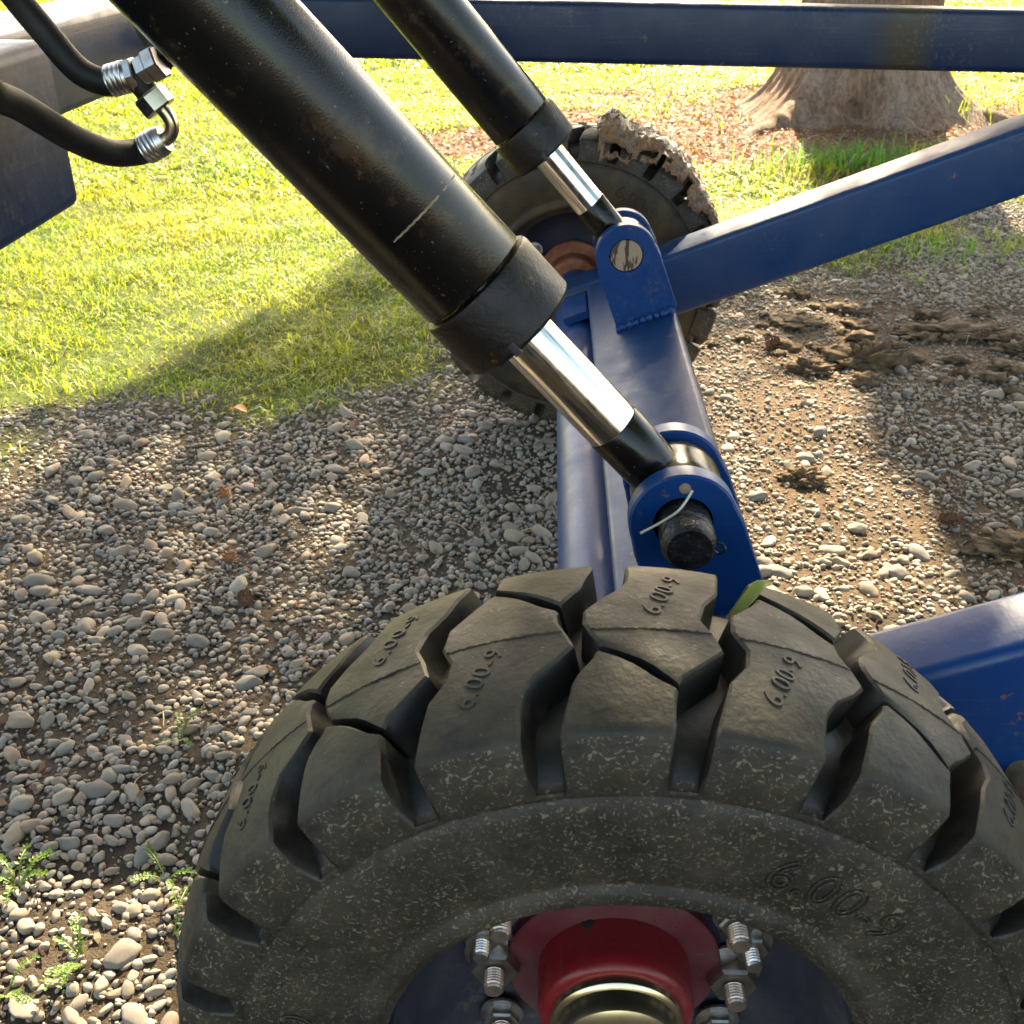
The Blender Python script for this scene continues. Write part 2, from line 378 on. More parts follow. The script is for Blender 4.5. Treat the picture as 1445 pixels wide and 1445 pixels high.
def euler_mats(n, tilt):
    a = rng.uniform(0, 2*np.pi, n); b = rng.normal(0, tilt, n); c = rng.normal(0, tilt, n)
    ca, sa, cb, sb, cc, sc = np.cos(a), np.sin(a), np.cos(b), np.sin(b), np.cos(c), np.sin(c); z = 0*a; o = z+1
    Rz = np.stack([np.stack([ca, -sa, z], -1), np.stack([sa, ca, z], -1), np.stack([z, z, o], -1)], 1)
    Rx = np.stack([np.stack([o, z, z], -1), np.stack([z, cb, -sb], -1), np.stack([z, sb, cb], -1)], 1)
    Ry = np.stack([np.stack([cc, z, sc], -1), np.stack([z, o, z], -1), np.stack([-sc, z, cc], -1)], 1)
    return Rz@Rx@Ry, (a, b, c)
def visible(x, y, m=110):
    px, py, z = project(np.stack([x, y, 0*x], 1)); return (z > .1)&(px > -m)&(px < 1445+m)&(py > -m)&(py < 1445+m)
def scatter(n, rlo, rhi, power, gap, grid, keep):
    x = rng.uniform(-1.75, 2.3, n); y = rng.uniform(-.25, 3.5, n)
    r = rlo*(rhi/rlo)**(rng.random(n)**power)
    g = gravel_zone(x, y); dens = np.clip(g/.3+.35, 0, 1)
    bare = vnoise(x, y, .3, 31)*.6+vnoise(x, y, .11, 32)*.4
    mud = mud_zone(x, y)
    ok = (rng.random(n) < dens)&visible(x, y)&(rng.random(n) < np.clip((bare-.25)*4, keep, 1))&(rng.random(n) > mud*.85)
    x, y, r = x[ok], y[ok], r[ok]; o = np.argsort(-r); out = []
    for i in o:
        cx, cy = int(x[i]//.03), int(y[i]//.03); bad = False
        for a in (-1, 0, 1):
            for b in (-1, 0, 1):
                for (X, Y, R) in grid.get((cx+a, cy+b), ()):
                    if (X-x[i])**2+(Y-y[i])**2 < ((R+r[i])*gap)**2: bad = True; break
                if bad: break
            if bad: break
        if not bad:
            grid.setdefault((cx, cy), []).append((x[i], y[i], r[i])); out.append((x[i], y[i], r[i]))
    return np.array(out)
grid = {}
big = scatter(14000, .0074, .0160, 2.9, .72, grid, .55)
med = scatter(170000, .0036, .0074, 1.1, .58, grid, .78)
sml = np.zeros((110000, 3)); sml[:, 0] = rng.uniform(-1.75, 2.3, len(sml)); sml[:, 1] = rng.uniform(-.25, 3.4, len(sml)); sml[:, 2] = rng.uniform(.0013, .0042, len(sml))
sml = sml[visible(sml[:, 0], sml[:, 1])&(gravel_zone(sml[:, 0], sml[:, 1]) > -.1)]
px, py, pz = project(np.stack([big[:, 0], big[:, 1], big[:, 2]*0], 1))
hid = (((px-880)/600)**2+((py-1450)/640)**2 < 1)|((px > 780)&(px < 1060)&(py > 380))|((px > 1290)&(py > 880))|((px < 5)|(px > 1440)|(py > 1440))
score = np.where(hid, 0, big[:, 2]/pz); order = np.argsort(-score); single = order[:300]; rest = order[300:]
v3, f3 = ico(4); v3b, f3b = ico(3); shapes = []
for k in range(14):
    w = stone_shape(v3b, k, [0, 3, 1, 5, 2, 7, 0, 4, 1, 6, 9, 0, 2, 5][k]); shapes.append(np_mesh('pebble', w, f3b, M['pebble']))
mats, (ea, eb, ec) = euler_mats(300, .22)
for j, i in enumerate(single):
    x, y, r = big[i]; o = bpy.data.objects.new('pebble', shapes[j % 14]); COL.objects.link(o); o.parent = ground
    e = Matrix(mats[j].tolist()).to_euler(); r *= 1.12
    o.location = (x, y, float(height(x, y))+r*.16); o.rotation_euler = e; o.scale = (r*random.uniform(1, 1.3), r, r*random.uniform(.9, 1.15))
def stone_mass(P, sub, nshape, tilt, sink):
    v, f = ico(sub); n = len(P); sh = np.stack([stone_shape(v, 50+k, [0, 1, 4, 7, 0, 3, 9, 2][k % 8]) for k in range(nshape)]); sel = rng.integers(0, nshape, n)
    mt, _ = euler_mats(n, tilt); S = P[:, 2][:, None]*np.stack([rng.uniform(.95, 1.3, n), np.ones(n), rng.uniform(.85, 1.15, n)], 1)
    A = np.einsum('nij,nkj->nki', mt, sh[sel]*S[:, None, :])
    A[:, :, 0] += P[:, 0][:, None]; A[:, :, 1] += P[:, 1][:, None]; A[:, :, 2] += (height(P[:, 0], P[:, 1])+P[:, 2]*sink)[:, None]
    tone = np.repeat(rng.random(n), len(v)); FF = (f[None]+np.arange(n)[:, None, None]*len(v)).reshape(-1, 3)
    return A.reshape(-1, 3), FF, tone
parts = [stone_mass(big[rest], 2, 20, .3, .14), stone_mass(med[med[:, 2] > .0053], 2, 24, .35, .2), stone_mass(med[med[:, 2] <= .0053], 1, 16, .4, .3), stone_mass(sml, 1, 8, .6, .3)]
VV = []; FF = []; TT = []; o_ = 0
for a, b, c in parts: VV.append(a); FF.append(b+o_); TT.append(c); o_ += len(a)
TT = np.concatenate(TT)
grav = add('gravel', np_mesh('gravel', np.concatenate(VV), np.concatenate(FF), M['gravel'], {'tone': np.stack([TT, TT, TT, TT*0+1], 1)}), ground); tag(grav, kind='stuff')
print('stones', len(big), len(med), len(sml))

# ------------------------------------------------------------------ lawn
def blades(P, h, w, lean, colr, seg=2):
    """curved tapering blades as quads+tip; P (n,3) base"""
    n = len(P); a = rng.uniform(0, 2*np.pi, n); d = np.stack([np.cos(a), np.sin(a), 0*a], 1); b2 = a+np.pi/2+rng.normal(0, .5, n); s = np.stack([np.cos(b2), np.sin(b2), 0*a], 1)
    ln = np.abs(rng.normal(lean, lean*.5, n)); ups = np.array([0, 0, 1.])
    mid = P + ups*(h*.6)[:, None] + d*(h*ln*.3)[:, None]; tip = P + ups*(h*np.clip(1-.35*ln, .25, 1))[:, None] + d*(h*ln*1.0)[:, None]
    hw = (w*.5)[:, None]
    V = np.stack([P-s*hw, P+s*hw, mid+s*hw*.85, mid-s*hw*.85, tip], 1); base = np.arange(n)[:, None]*5
    F = np.concatenate([base+np.array([[0, 1, 2]]), base+np.array([[0, 2, 3]]), base+np.array([[3, 2, 4]])])
    C = np.repeat(np.concatenate([colr, np.ones((n, 1))], 1), 5, 0)
    return V.reshape(-1, 3), F, C
def lawn(n, x0, x1, y0, y1, h0, h1, w0, w1, edge):
    x = rng.uniform(x0, x1, n); y = rng.uniform(y0, y1, n)
    g = gravel_zone(x, y); L = litter_zone(x, y); patch = vnoise(x, y, .22, 41)*.6+vnoise(x, y, .5, 42)*.4
    p = np.clip(-g/.35+.12, 0, 1)*np.clip((patch-.18)*3.2, .28, 1)*np.clip(1-L*3.2, .03, 1)
    px, py, z = project(np.stack([x, y, 0*x], 1)); ok = (rng.random(n) < p)&(z > .1)&(px > -160)&(px < 1605)&(py > -200)
    x, y, patch = x[ok], y[ok], patch[ok]; m = len(x)
    tuft = vnoise(x, y, .13, 43)
    h = rng.uniform(h0, h1, m)*(.55+.9*tuft); w = rng.uniform(w0, w1, m)
    hue = np.clip(vnoise(x, y, .4, 44)*.5+vnoise(x, y, .12, 45)*.45+(rng.random(m)-.5)*.5, 0, 1)[:, None]
    c = np.array([.095, .19, .005])*(1-hue)+np.array([.25, .26, .005])*hue
    dry = rng.random(m) < .10; c[dry] = np.array([.3, .25, .12])*rng.uniform(.6, 1.1, (dry.sum(), 1))
    return blades(np.stack([x, y, height(x, y)-.003], 1), h, w, 1.4, c)
LP = [lawn(200000, -2.4, 2.4, .9, 3.2, .012, .036, .0015, .003, 1), lawn(170000, -4.2, 4., 3.2, 6.3, .018, .042, .0035, .007, 0), lawn(150000, -8, 7.5, 6.3, 13.5, .03, .055, .008, .018, 0)]
VV = []; FF = []; CC = []; o_ = 0
for a, b, c in LP: VV.append(a); FF.append(b+o_); CC.append(c); o_ += len(a)
gr = add('grass', np_mesh('grass', np.concatenate(VV), np.concatenate(FF), M['grass'], {'tone': np.concatenate(CC)}, smooth=True))
tag(gr, 'short sunlit lawn grass growing beyond the gravel', 'grass', kind='stuff')
print('blades', sum(len(b) for _, b, _ in LP)//3)

# leaf litter under the tree
def flakes(P, size, colr, flat=.5):
    n = len(P); mt, _ = euler_mats(n, flat); q = np.array([[-1, -.45, 0], [0, -.6, .12], [1, 0, 0], [0, .6, .12], [-1, .45, 0]])
    A = np.einsum('nij,nkj->nki', mt, q[None]*size[:, None, None]*np.stack([np.ones(n), rng.uniform(.4, 1, n), np.ones(n)], 1)[:, None, :]) + P[:, None, :]
    b = np.arange(n)[:, None]*5; F = np.concatenate([b+np.array([[0, 1, 3]]), b+np.array([[1, 2, 3]]), b+np.array([[0, 3, 4]])])
    return A.reshape(-1, 3), F, np.repeat(np.concatenate([colr, np.ones((n, 1))], 1), 5, 0)
n = 60000; x = rng.uniform(-1.2, 3.6, n); y = rng.uniform(3.2, 6.2, n); ok = (litter_zone(x, y)+rng.normal(0, .12, n) > .05)&visible(x, y, 150); x, y = x[ok], y[ok]; n = len(x)
hue = rng.random((n, 1)); c = np.array([.17, .085, .048])*(1-hue)+np.array([.27, .165, .1])*hue; c *= rng.uniform(.5, 1.2, (n, 1))
a, b, c = flakes(np.stack([x, y, height(x, y)+rng.uniform(.002, .012, n)], 1), rng.uniform(.004, .012, n), c)
tag(add('leaf_litter', np_mesh('leaf_litter', a, b, M['litter'], {'tone': c}, smooth=False)), 'red brown leaf litter scattered round the tree roots', 'leaf litter', kind='stuff')
# dark crumbs and bark bits between the stones
n = 9000; x = rng.uniform(-1.6, 2.1, n); y = rng.uniform(-.2, 3.1, n); bare = vnoise(x, y, .3, 31)*.6+vnoise(x, y, .11, 32)*.4
ok = visible(x, y)&(gravel_zone(x, y) > 0)&(rng.random(n) < np.clip(1.3-bare*1.6, .1, 1)); x, y = x[ok], y[ok]; n = len(x)
hue = rng.random((n, 1)); c = (np.array([.06, .04, .028])*(1-hue)+np.array([.21, .14, .085])*hue)
a, b, c = flakes(np.stack([x, y, height(x, y)+rng.uniform(.002, .009, n)], 1), rng.uniform(.0025, .008, n), c, .7)
tag(add('bark_crumbs', np_mesh('bark_crumbs', a, b, M['litter'], {'tone': c}, smooth=False), ground), kind='stuff')
P_ = []
for k in range(170):
    x, y = random.uniform(-1.2, 1.3), random.uniform(-.1, 2.4)
    if gravel_zone(x, y) < .05: continue
    a = random.uniform(0, 6.28); l = random.uniform(.012, .04); z = float(height(x, y))+random.uniform(.008, .016); dz = random.uniform(-.3, .3)*l
    P_.append(sweep(smooth_path([(x, y, z), (x+math.cos(a)*l*.5+random.uniform(-.003, .003), y+math.sin(a)*l*.5, z+.003), (x+math.cos(a)*l, y+math.sin(a)*l, z+dz)], 3), random.uniform(.0004, .0009), 4))
tag(obj('dry_straw', *join(*P_), M['straw'], ground), kind='stuff')

# ------------------------------------------------------------------ the trailer
TR = bpy.data.objects.new('trailer', None); COL.objects.link(TR); TR.location = (0, 0, 0)
tag(TR, 'blue tilting trailer with two lug tyred wheels and black hydraulic cylinders on the gravel', 'trailer')
TH = rad(21); U_ = Vector((math.cos(TH), 0, math.sin(TH))); V_ = Vector((-math.sin(TH), 0, math.cos(TH)))   # the rocker leans by 21 degrees
def uv(c, u, v, y): return Vector((c[0], y, c[1])) + U_*u + V_*v
YF = 1.443                                    # far wheel

# tyres
Y_ = lambda y: y*.962 if y < 0 else y*1.19
def Rc(y): return float(np.interp(abs(y), [0, .03, .05, .06, .0655, .0668, .0700, .0712, .0718], [.2685, .2668, .2618, .2582, .2560, .2540, .2430, .2350, .2282]))
def Rb(y): return float(np.interp(abs(y), [0, .045, .06, .068, .0712, .0718], [.2445, .240, .232, .2265, .2255, .2250]))
def g_(y):
    s = 1 if y < 0 else -1; return s*float(np.interp(abs(y), [0, .012, .022, .036, .05, .072], [0, 1.1, -.2, -3.1, -3.8, -4.6]))
def hw(y): return float(np.interp(abs(y), [0, .014, .024, .036, .05, .064, .0718], [1.2, 1.4, 2.0, 2.55, 2.5, 2.1, 2.25]))
PIT = 360/22
def pt(th, y, R): return (R*math.sin(rad(th)), Y_(y), R*math.cos(rad(th)))
def thin(kind, s): return (.033-.0021*s*6.3) if kind == 'N' else (-.027-.0021*s*6.3)
def block(kind, long):
    shn = (kind == 'N') == long               # reaches the near shoulder
    e = -1 if shn else 1
    S = [-1, -.94, -.6, -.2, .2, .6, .94, 1]
    ysh = [.0718, .0713, .0701, .0684, .0669, .0655, .061]
    rows = [e*q for q in ysh]; nt_ = 9; G = []
    T = list(np.linspace(0, 1, nt_))[1:]; T = [q for q in T]; T.insert(-1, .965)
    for y0 in rows: G.append([y0]*len(S))
    for tt in T: G.append([e*.061+(thin(kind, s)+(-.0021 if shn else .0021)-e*.061)*tt for s in S])
    nr = len(G); ncol = len(S); V = []; Fc = []
    for i in range(nr):
        for j, s in enumerate(S):
            y = G[i][j]; th = g_(y)+s*(PIT/2-hw(y)); R = Rc(y)
            if j in (0, ncol-1): R -= .0016
            if i == nr-1: R -= .0014
            V.append(pt(th, y, R))
    for i in range(nr-1):
        for j in range(ncol-1): Fc.append((i*ncol+j, i*ncol+j+1, (i+1)*ncol+j+1, (i+1)*ncol+j))
    loop = [(0, j) for j in range(ncol)]+[(i, ncol-1) for i in range(1, nr)]+[(nr-1, j) for j in range(ncol-2, -1, -1)]+[(i, 0) for i in range(nr-2, 0, -1)]
    b0 = len(V)
    for i, j in loop:
        y = G[i][j]; s = S[j]; sd = (1 if j == ncol-1 else -1 if j == 0 else 0)
        yy = y + ((-e)*-.0 if i < nr-1 else -e*.0006)
        V.append(pt(g_(y)+s*(PIT/2-hw(y))+sd*.62, yy, min(Rb(y), Rc(y))-.0035))
    L = len(loop)
    for k in range(L):
        l = (k+1) % L; A = loop[k][0]*ncol+loop[k][1]; B = loop[l][0]*ncol+loop[l][1]; Fc.append((A, B, b0+l, b0+k))
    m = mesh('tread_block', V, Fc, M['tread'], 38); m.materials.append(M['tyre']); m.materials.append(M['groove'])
    nq = (nr-1)*(ncol-1)
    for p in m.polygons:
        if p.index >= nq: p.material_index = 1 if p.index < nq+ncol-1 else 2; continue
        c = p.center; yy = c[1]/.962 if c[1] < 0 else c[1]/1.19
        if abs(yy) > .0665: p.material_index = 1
    return m
def text_mesh(body, size, ext, outline=0):
    cu = bpy.data.curves.new('lettering', 'FONT'); cu.body = body; cu.size = size; cu.extrude = ext; cu.resolution_u = 3
    cu.align_x = 'CENTER'; cu.align_y = 'CENTER'; cu.space_character = 1.08
    if outline: cu.fill_mode = 'NONE'; cu.bevel_depth = outline; cu.bevel_resolution = 0; cu.extrude = 0
    ob = bpy.data.objects.new('lettering', cu); COL.objects.link(ob)
    dg = bpy.context.evaluated_depsgraph_get(); m = bpy.data.meshes.new_from_object(ob.evaluated_get(dg)); bpy.data.objects.remove(ob); bpy.data.curves.remove(cu)
    return m
def tread_text(th0, y0, dth):
    m = text_mesh('6.00-9', .0150, .0006); d = Vector((dth, .9)).normalized(); up = Vector((-d.y, d.x))
    for v in m.vertices:
        s = d.x*v.co.x+up.x*v.co.y; y = y0+d.y*v.co.x+up.y*v.co.y; y = max(-.0655, min(.0655, y))
        v.co = pt(th0+math.degrees(s/.267), y, Rc(y)+v.co.z+.0002)
    m.materials.clear(); m.materials.append(M['letter']); return m
bmesh_cache = {(k, l): block(k, l) for k in 'NF' for l in (True, False)}
txt = {'N': tread_text(-2.4, -.026, .43), 'F': tread_text(2.0, .030, .43)}
st = text_mesh('6.00-9', .030, 0, .0006); st.materials.clear(); st.materials.append(M['tyre'])
for v in st.vertices:
    R = .186+v.co.y; a = math.degrees(v.co.x/.186); q = pt(a, 0, R); v.co = (q[0], -.0722-v.co.z*.7, q[2])
mould = mesh('mould_line', *sweep([pt(-6.6+13.2*k/40, .0014*mnoise.noise(Vector((k*.7, 0, 0))), Rc(0)-.0001+.0004*mnoise.noise(Vector((k*1.3, 5, 0)))) for k in range(41)], [.0006+.0004*abs(mnoise.noise(Vector((k*1.7, 9, 0)))) for k in range(41)], 6), M['tread'], 60)
# carcass: one revolved skin, tread floor, sidewalls, beads
half = [(.2445, 0), (.2435, .02), (.240, .045), (.232, .06), (.2260, .066), (.2245, .0675), (.2235, .0700), (.2242, .0712), (.2222, .0717), (.2200, .0702), (.2185, .0700), (.2165, .0716), (.209, .0734), (.195, .0744), (.178, .0738), (.166, .0722), (.1605, .0708), (.1585, .0712), (.1562, .0736), (.149, .0745), (.1465, .0736), (.1435, .0690), (.1395, .0660), (.137, .0640)]
prof = [(r, Y_(-y)) for r, y in reversed(half)] + [(r, Y_(y)) for r, y in half[1:]]
cv, cf = revolve(prof, (0, 0, 0), (0, 1, 0), 160, closed=True)
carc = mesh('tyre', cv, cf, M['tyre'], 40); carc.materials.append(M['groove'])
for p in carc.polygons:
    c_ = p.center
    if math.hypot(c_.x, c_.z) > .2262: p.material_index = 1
# rim (dish) and hub
rv, rf = revolve([(.139, -.050), (.134, -.0515), (.131, -.048), (.1255, -.030), (.121, -.012), (.113, .002), (.100, .010), (.094, .012), (.070, .013), (.068, .011), (.05, .011), (.05, .03), (.12, .03), (.135, .06), (.1385, .076), (.1365, .078), (.133, .076), (.128, .05), (.12, .034)], (0, 0, 0), (0, 1, 0), 96, cap=False)
rimm = mesh('rim', rv, rf, M['navy'], 40)
hubm = mesh('hub', *revolve([(.0, -.0325), (.036, -.0325), (.0425, -.0325), (.0455, -.0312), (.0475, -.028), (.048, -.022), (.048, .004), (.048, .012), (.0, .012)], (0, 0, 0), (0, 1, 0), 64), M['red'], 40)
flm = mesh('hub_flange', *revolve([(.046, .002), (.0665, .0025), (.068, .004), (.068, .012), (.046, .012)], (0, 0, 0), (0, 1, 0), 64, cap=False), M['red_dusty_sheen'], 40)
capm = mesh('dust_cap', *revolve([(.0405, -.0305), (.0408, -.034), (.0400, -.0375), (.0385, -.039), (.0370, -.0395), (.0362, -.043), (.0362, -.047), (.0345, -.0515), (.030, -.054), (.019, -.0555), (.017, -.054), (.0, -.0535)], (0, 0, 0), (0, 1, 0), 56), M['brass'], 30)
def nut_geo(R, af, h, stud, sl, y0):
    """hex nut standing on y0 towards -y with washer and threaded stud"""
    a = af/2/math.cos(rad(30)); V = []; Fc = []
    pr = [(1.0, 0), (1.0, -h*.85), (.9, -h)]
    for q, y in pr:
        for k in range(6): V.append((a*q*math.cos(rad(60*k)), y0+y, a*q*math.sin(rad(60*k))))
    for i in range(2):
        for k in range(6): l = (k+1) % 6; Fc.append((i*6+k, i*6+l, i*6+6+l, i*6+6+k))
    Fc.append(tuple(12+k for k in range(6)))
    w = revolve([(a*1.25, 0), (a*1.25, -.002), (a*.7, -.002)], (0, y0+.0, 0), (0, 1, 0), 20)
    return join((V, Fc), w)
def stud_geo(r, y0, l):
    pr = [(r, 0)]; q = .0019; n = int(l/q)
    for i in range(n): pr += [(r*1.0, i*q), (r*.80, i*q+q*.5)]
    pr += [(r*.92, n*q), (r*.8, n*q+.001), (0, n*q+.0012)]
    return revolve(pr, (0, y0, 0), (0, -1, 0), 14)
lug_n = mesh('lug_nut', *nut_geo(0, .028, .016, 0, 0, .010), M['zinc'], 30); lug_s = mesh('stud', *stud_geo(.0068, -.004, .012), M['copper'], 12)
cl_n = mesh('clamp_nut', *nut_geo(0, .020, .010, 0, 0, .006), M['zinc'], 30); cl_s = mesh('stud', *stud_geo(.0056, .0, .015), M['zinc'], 12)
hole = mesh('grease_hole', *revolve([(.0038, .0), (.0038, .0006), (.0, .0006)], (-.018, -.0, .0446), (-.37, 0, .93), 16), M['letter'], 40)

def wheel(cy, phase, near):
    c = (0, cy, .27)
    cm = carc
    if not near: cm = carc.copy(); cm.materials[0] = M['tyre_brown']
    ty = add('tyre', cm, TR, c, (0, rad(phase), 0)); tag(ty, 'dusty black lug tyre nearest the camera' if near else 'black lug tyre beyond the axle beam')
    for k in range(22):
        kind = 'N' if k % 2 else 'F'; th = PIT*(k+.5)
        for l in (True, False): add('tread_block', bmesh_cache[(kind, l)], ty, None, (0, rad(th), 0))
        add('tread_lettering', txt[kind], ty, None, (0, rad(th), 0))
    for k in range(22): add('mould_line', mould, ty, None, (0, rad(PIT*(k+.5)), 0))
    for a in (33, 153, 273): add('sidewall_lettering', st, ty, None, (0, rad(a-phase), 0))
    ri = add('rim', rimm, TR, c)
    hm, fm = hubm, flm
    if not near:
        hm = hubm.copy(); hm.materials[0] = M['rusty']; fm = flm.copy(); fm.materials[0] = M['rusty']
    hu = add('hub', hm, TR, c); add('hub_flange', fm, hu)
    hu['label'] = 'dusty red wheel hub with a brass dust cap' if near else 'rusty orange red hub of the far wheel'
    if near: add('dust_cap', capm, hu); add('grease_hole', hole, hu)
    for a in (-87, 93, 183):
        p = (.0755*math.sin(rad(a)), 0, .0755*math.cos(rad(a))); add('lug_nut', lug_n, ri, p); add('stud', lug_s, ri, (p[0], -.003, p[2]))
    for a, m1 in ((-54, 1), (-71, 0), (56, 1), (72, 0), (126, 1), (-126, 1)):
        R = .088; p = (R*math.sin(rad(a)), 0, R*math.cos(rad(a))); add('clamp_nut', cl_n, ri, p)
        add('stud', lug_s if m1 else cl_s, ri, (p[0], -.001, p[2]))
    return ty
wheel(0, -6.8, True); wheel(YF, 2.5, False)

# axle: round tube and leaning box beam
obj('axle_tube', *revolve([(.039, 0), (.039, 1.30)], (.006, .075, .27), (0, 1, 0), 40), M['blue'], TR)
BC = (.07, .357)                              # middle of the box beam's upper face
b0 = uv(BC, 0, -.05, .13); b1 = uv(BC, 0, -.05, 1.192)
beam = obj('axle_beam', *bar(b0, b1, .122, .10, V_, .007), M['blue_dusty'], TR)
obj('end_gusset', *bar(uv(BC, -.083, -.012, 1.10), uv(BC, -.083, -.012, 1.19), .040, .012, V_, .003), M['blue'], beam)
# arms
a0 = Vector((.10, 0, .385))
def arm(y0, y1, w, h, us, ue, mat, lbl, off=0):
    ym = (y0+y1)/2; top0 = Vector((.201, ym, .408+off)); d = U_
    p0 = top0+d*us-V_*(h/2); p1 = top0+d*ue-V_*(h/2)
    o = obj('lift_arm', *bar(p0, p1, w, h, V_, .009), mat, TR); o['label'] = lbl; return o
arm(1.2, 1.28, .08, .100, -.24, 1.25, M['blue_dusty'], 'blue box arm rising beyond the far clevis')
na = arm(.118, .178, .06, .115, -.16, 1.1, M['blue'], 'blue box arm rising beside the near tyre', .012)
obj('arm_bolt', *revolve([(.0, -.03), (.007, -.029), (.009, -.024), (.0095, .0), (.0095, .02)], (.283, .105, .338), (0, 1, 0), 20), M['worn'], na)
# frame: cross beam at the back and rail along the left, both on one level
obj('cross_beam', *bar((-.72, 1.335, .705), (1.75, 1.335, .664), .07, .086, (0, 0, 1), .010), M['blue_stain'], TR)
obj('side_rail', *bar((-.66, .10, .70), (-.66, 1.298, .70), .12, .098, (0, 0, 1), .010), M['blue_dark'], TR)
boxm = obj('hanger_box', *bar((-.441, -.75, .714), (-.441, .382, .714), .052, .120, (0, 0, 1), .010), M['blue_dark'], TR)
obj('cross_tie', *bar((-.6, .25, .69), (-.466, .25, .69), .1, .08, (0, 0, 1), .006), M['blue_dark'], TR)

# clevises: two lugs each on the beam, pins along y
PU, PV = .022, .096
pin_c = uv(BC, PU, PV, 0)
def lug(y0, th, r=.041, hr=.0225):
    n = 56; out = []; inn = []
    for k in range(n):
        w = 2*math.pi*k/n; cu_, cv_ = math.cos(w), math.sin(w)
        if cv_ >= 0: u, v = r*cu_, r*cv_
        else:
            s = min((r*1.06)/max(abs(cu_), 1e-6), (PV+.002)/max(-cv_, 1e-6)); u, v = cu_*s, cv_*s
            u = max(-r*1.06, min(r*1.06, u)); 
            if -cv_ < .35: u = math.copysign(r+(.06*r)*(-cv_/.35), cu_)
        out.append((u, v)); inn.append((hr*cu_, hr*cv_))
    V = []
    bv = .0018
    rings = [(inn, y0), (out, y0, -bv), (out, y0+bv), (out, y0+th-bv), (out, y0+th, -bv), (inn, y0+th)]
    for q in rings:
        for u, v in q[0]:
            if len(q) == 3: L = math.hypot(u, v); u, v = u*(1+q[2]/L), v*(1+q[2]/L)
            V.append(pin_c+Vector((0, q[1], 0))+U_*u+V_*v)
    Fc = []
    for i in range(6):
        j = (i+1) % 6
        for k in range(n): l = (k+1) % n; Fc.append((i*n+k, i*n+l, j*n+l, j*n+k))
    return obj('lug_plate', V, Fc, M['blue'], beam, 40)
def weld(u0, u1, y):
    P = [uv(BC, u0+(u1-u0)*k/26, .003, y)+Vector((0, random.uniform(-.0008, .0008), random.uniform(-.0006, .001))) for k in range(27)]
    obj('weld_bead', *sweep(P, [.0055+.0012*math.sin(k*2.1)+random.uniform(-.0007, .0007) for k in range(27)], 10), M['blue'], beam, 60)
obj('rust_spot', *revolve([(.0, -.0004), (.004, -.0003), (.0045, .0)], pin_c+Vector((-.001, .250, .030)), (0, 1, 0), 14), M['worn'], beam)
for y in (.250, .326): lug(y, .018); weld(PU-.045, PU+.037, y-.001)
for y in (.955, 1.031): lug(y, .018); weld(PU-.045, PU+.037, y-.001)
SCR0, SCRD = 375, -1
def cylinder(yc, ang, ychrome, dcol, near):
    d = Vector((-math.cos(rad(ang)), 0, math.sin(rad(ang)))); o = Vector((pin_c.x, yc, pin_c.z))
    e0, e1 = dcol, dcol+.048
    ba = obj('cylinder_barrel', *revolve([(.0425, e1+.0025), (.0435, e1+.004), (.0435, .80), (.03, .80)], o, d, 72, (0, 1, 0)), M['black'], TR, 40)
    ba['label'] = 'near black hydraulic cylinder barrel with a rusty scratch' if near else 'far black hydraulic cylinder barrel'
    obj('gland_collar', *revolve([(.0225, e0+.001), (.0225, e0), (.0445, e0), (.0475, e0+.003), (.0478, e1-.003), (.0465, e1), (.041, e1+.001)], o, d, 72, (0, 1, 0)), M['black_worn'], ba, 40)
    if near:                                   # weld line and rust scratch across the barrel
        q, a, b = basis(d, (0, 1, 0)); c = o+d*(e1+.064); P = []; R_ = []
        for k in range(60):
            w = rad(SCR0+k*2.0*SCRD); P.append(c+(a*math.cos(w)+b*math.sin(w))*(.0431 if k > 24 else .0430)+d*.0002*math.sin(k*1.7)); R_.append(.0011 if 30 < k < 57 else (.0008 if (k//3) % 3 else .0002))
        t_ = obj('paint_scratch', *sweep(P, R_, 6), M['worn'], ba)
    obj('collar_slot', *bar(o+d*(e0-.0008)+Vector((0, -.047, 0)), o+d*(e0+.009)+Vector((0, -.047, 0)), .006, .003, (0, 1, 0), .001), M['letter'], ba)
    ro = obj('piston_rod', *revolve([(.0215, ychrome), (.0215, dcol+.06)], o, d, 64, (0, 1, 0)), M['chrome'], TR, 60)
    obj('rod_end', *revolve([(.0215, .030), (.0222, .034), (.0222, ychrome-.001), (.0212, ychrome+.0006)], o, d, 56, (0, 1, 0)), M['black'], ro, 40)
    obj('rod_eye', *revolve([(.0216, -.026), (.033, -.026), (.0355, -.022), (.0365, -.012), (.0365, .012), (.0355, .022), (.033, .026), (.0216, .026)], o, (0, 1, 0), 64, closed=True), M['black'], ro, 40)
cylinder(.2975, 47.2, .079, .183, True); cylinder(1.0025, 48.6, .075, .164, False)
# pins
pn = obj('clevis_pin', *revolve([(0, .214), (.0165, .2135), (.0185, .2155), (.0205, .222), (.0205, .36), (.0, .36)], (pin_c.x+.001, 0, pin_c.z-.001), (0, 1, 0), 48), M['grease'], TR, 40)
pn['label'] = 'greasy black pin sticking out of the near clevis'
pf = obj('clevis_pin', *revolve([(0, .9535), (.020, .9535), (.0213, .955), (.0213, 1.06), (0, 1.06)], (pin_c.x, 0, pin_c.z), (0, 1, 0), 48), M['chip'], TR, 40)
pf['label'] = 'worn pale pin end flush in the far clevis'
cx, cz = pin_c.x, pin_c.z
obj('cotter_wire', *sweep(smooth_path([(cx-.034, .228, cz+.004), (cx-.018, .232, cz+.012), (cx-.008, .2325, cz+.020), (cx-.002, .236, cz+.0265), (cx+.003, .240, cz+.034)], 5), .0010, 8), M['wire'], pn)
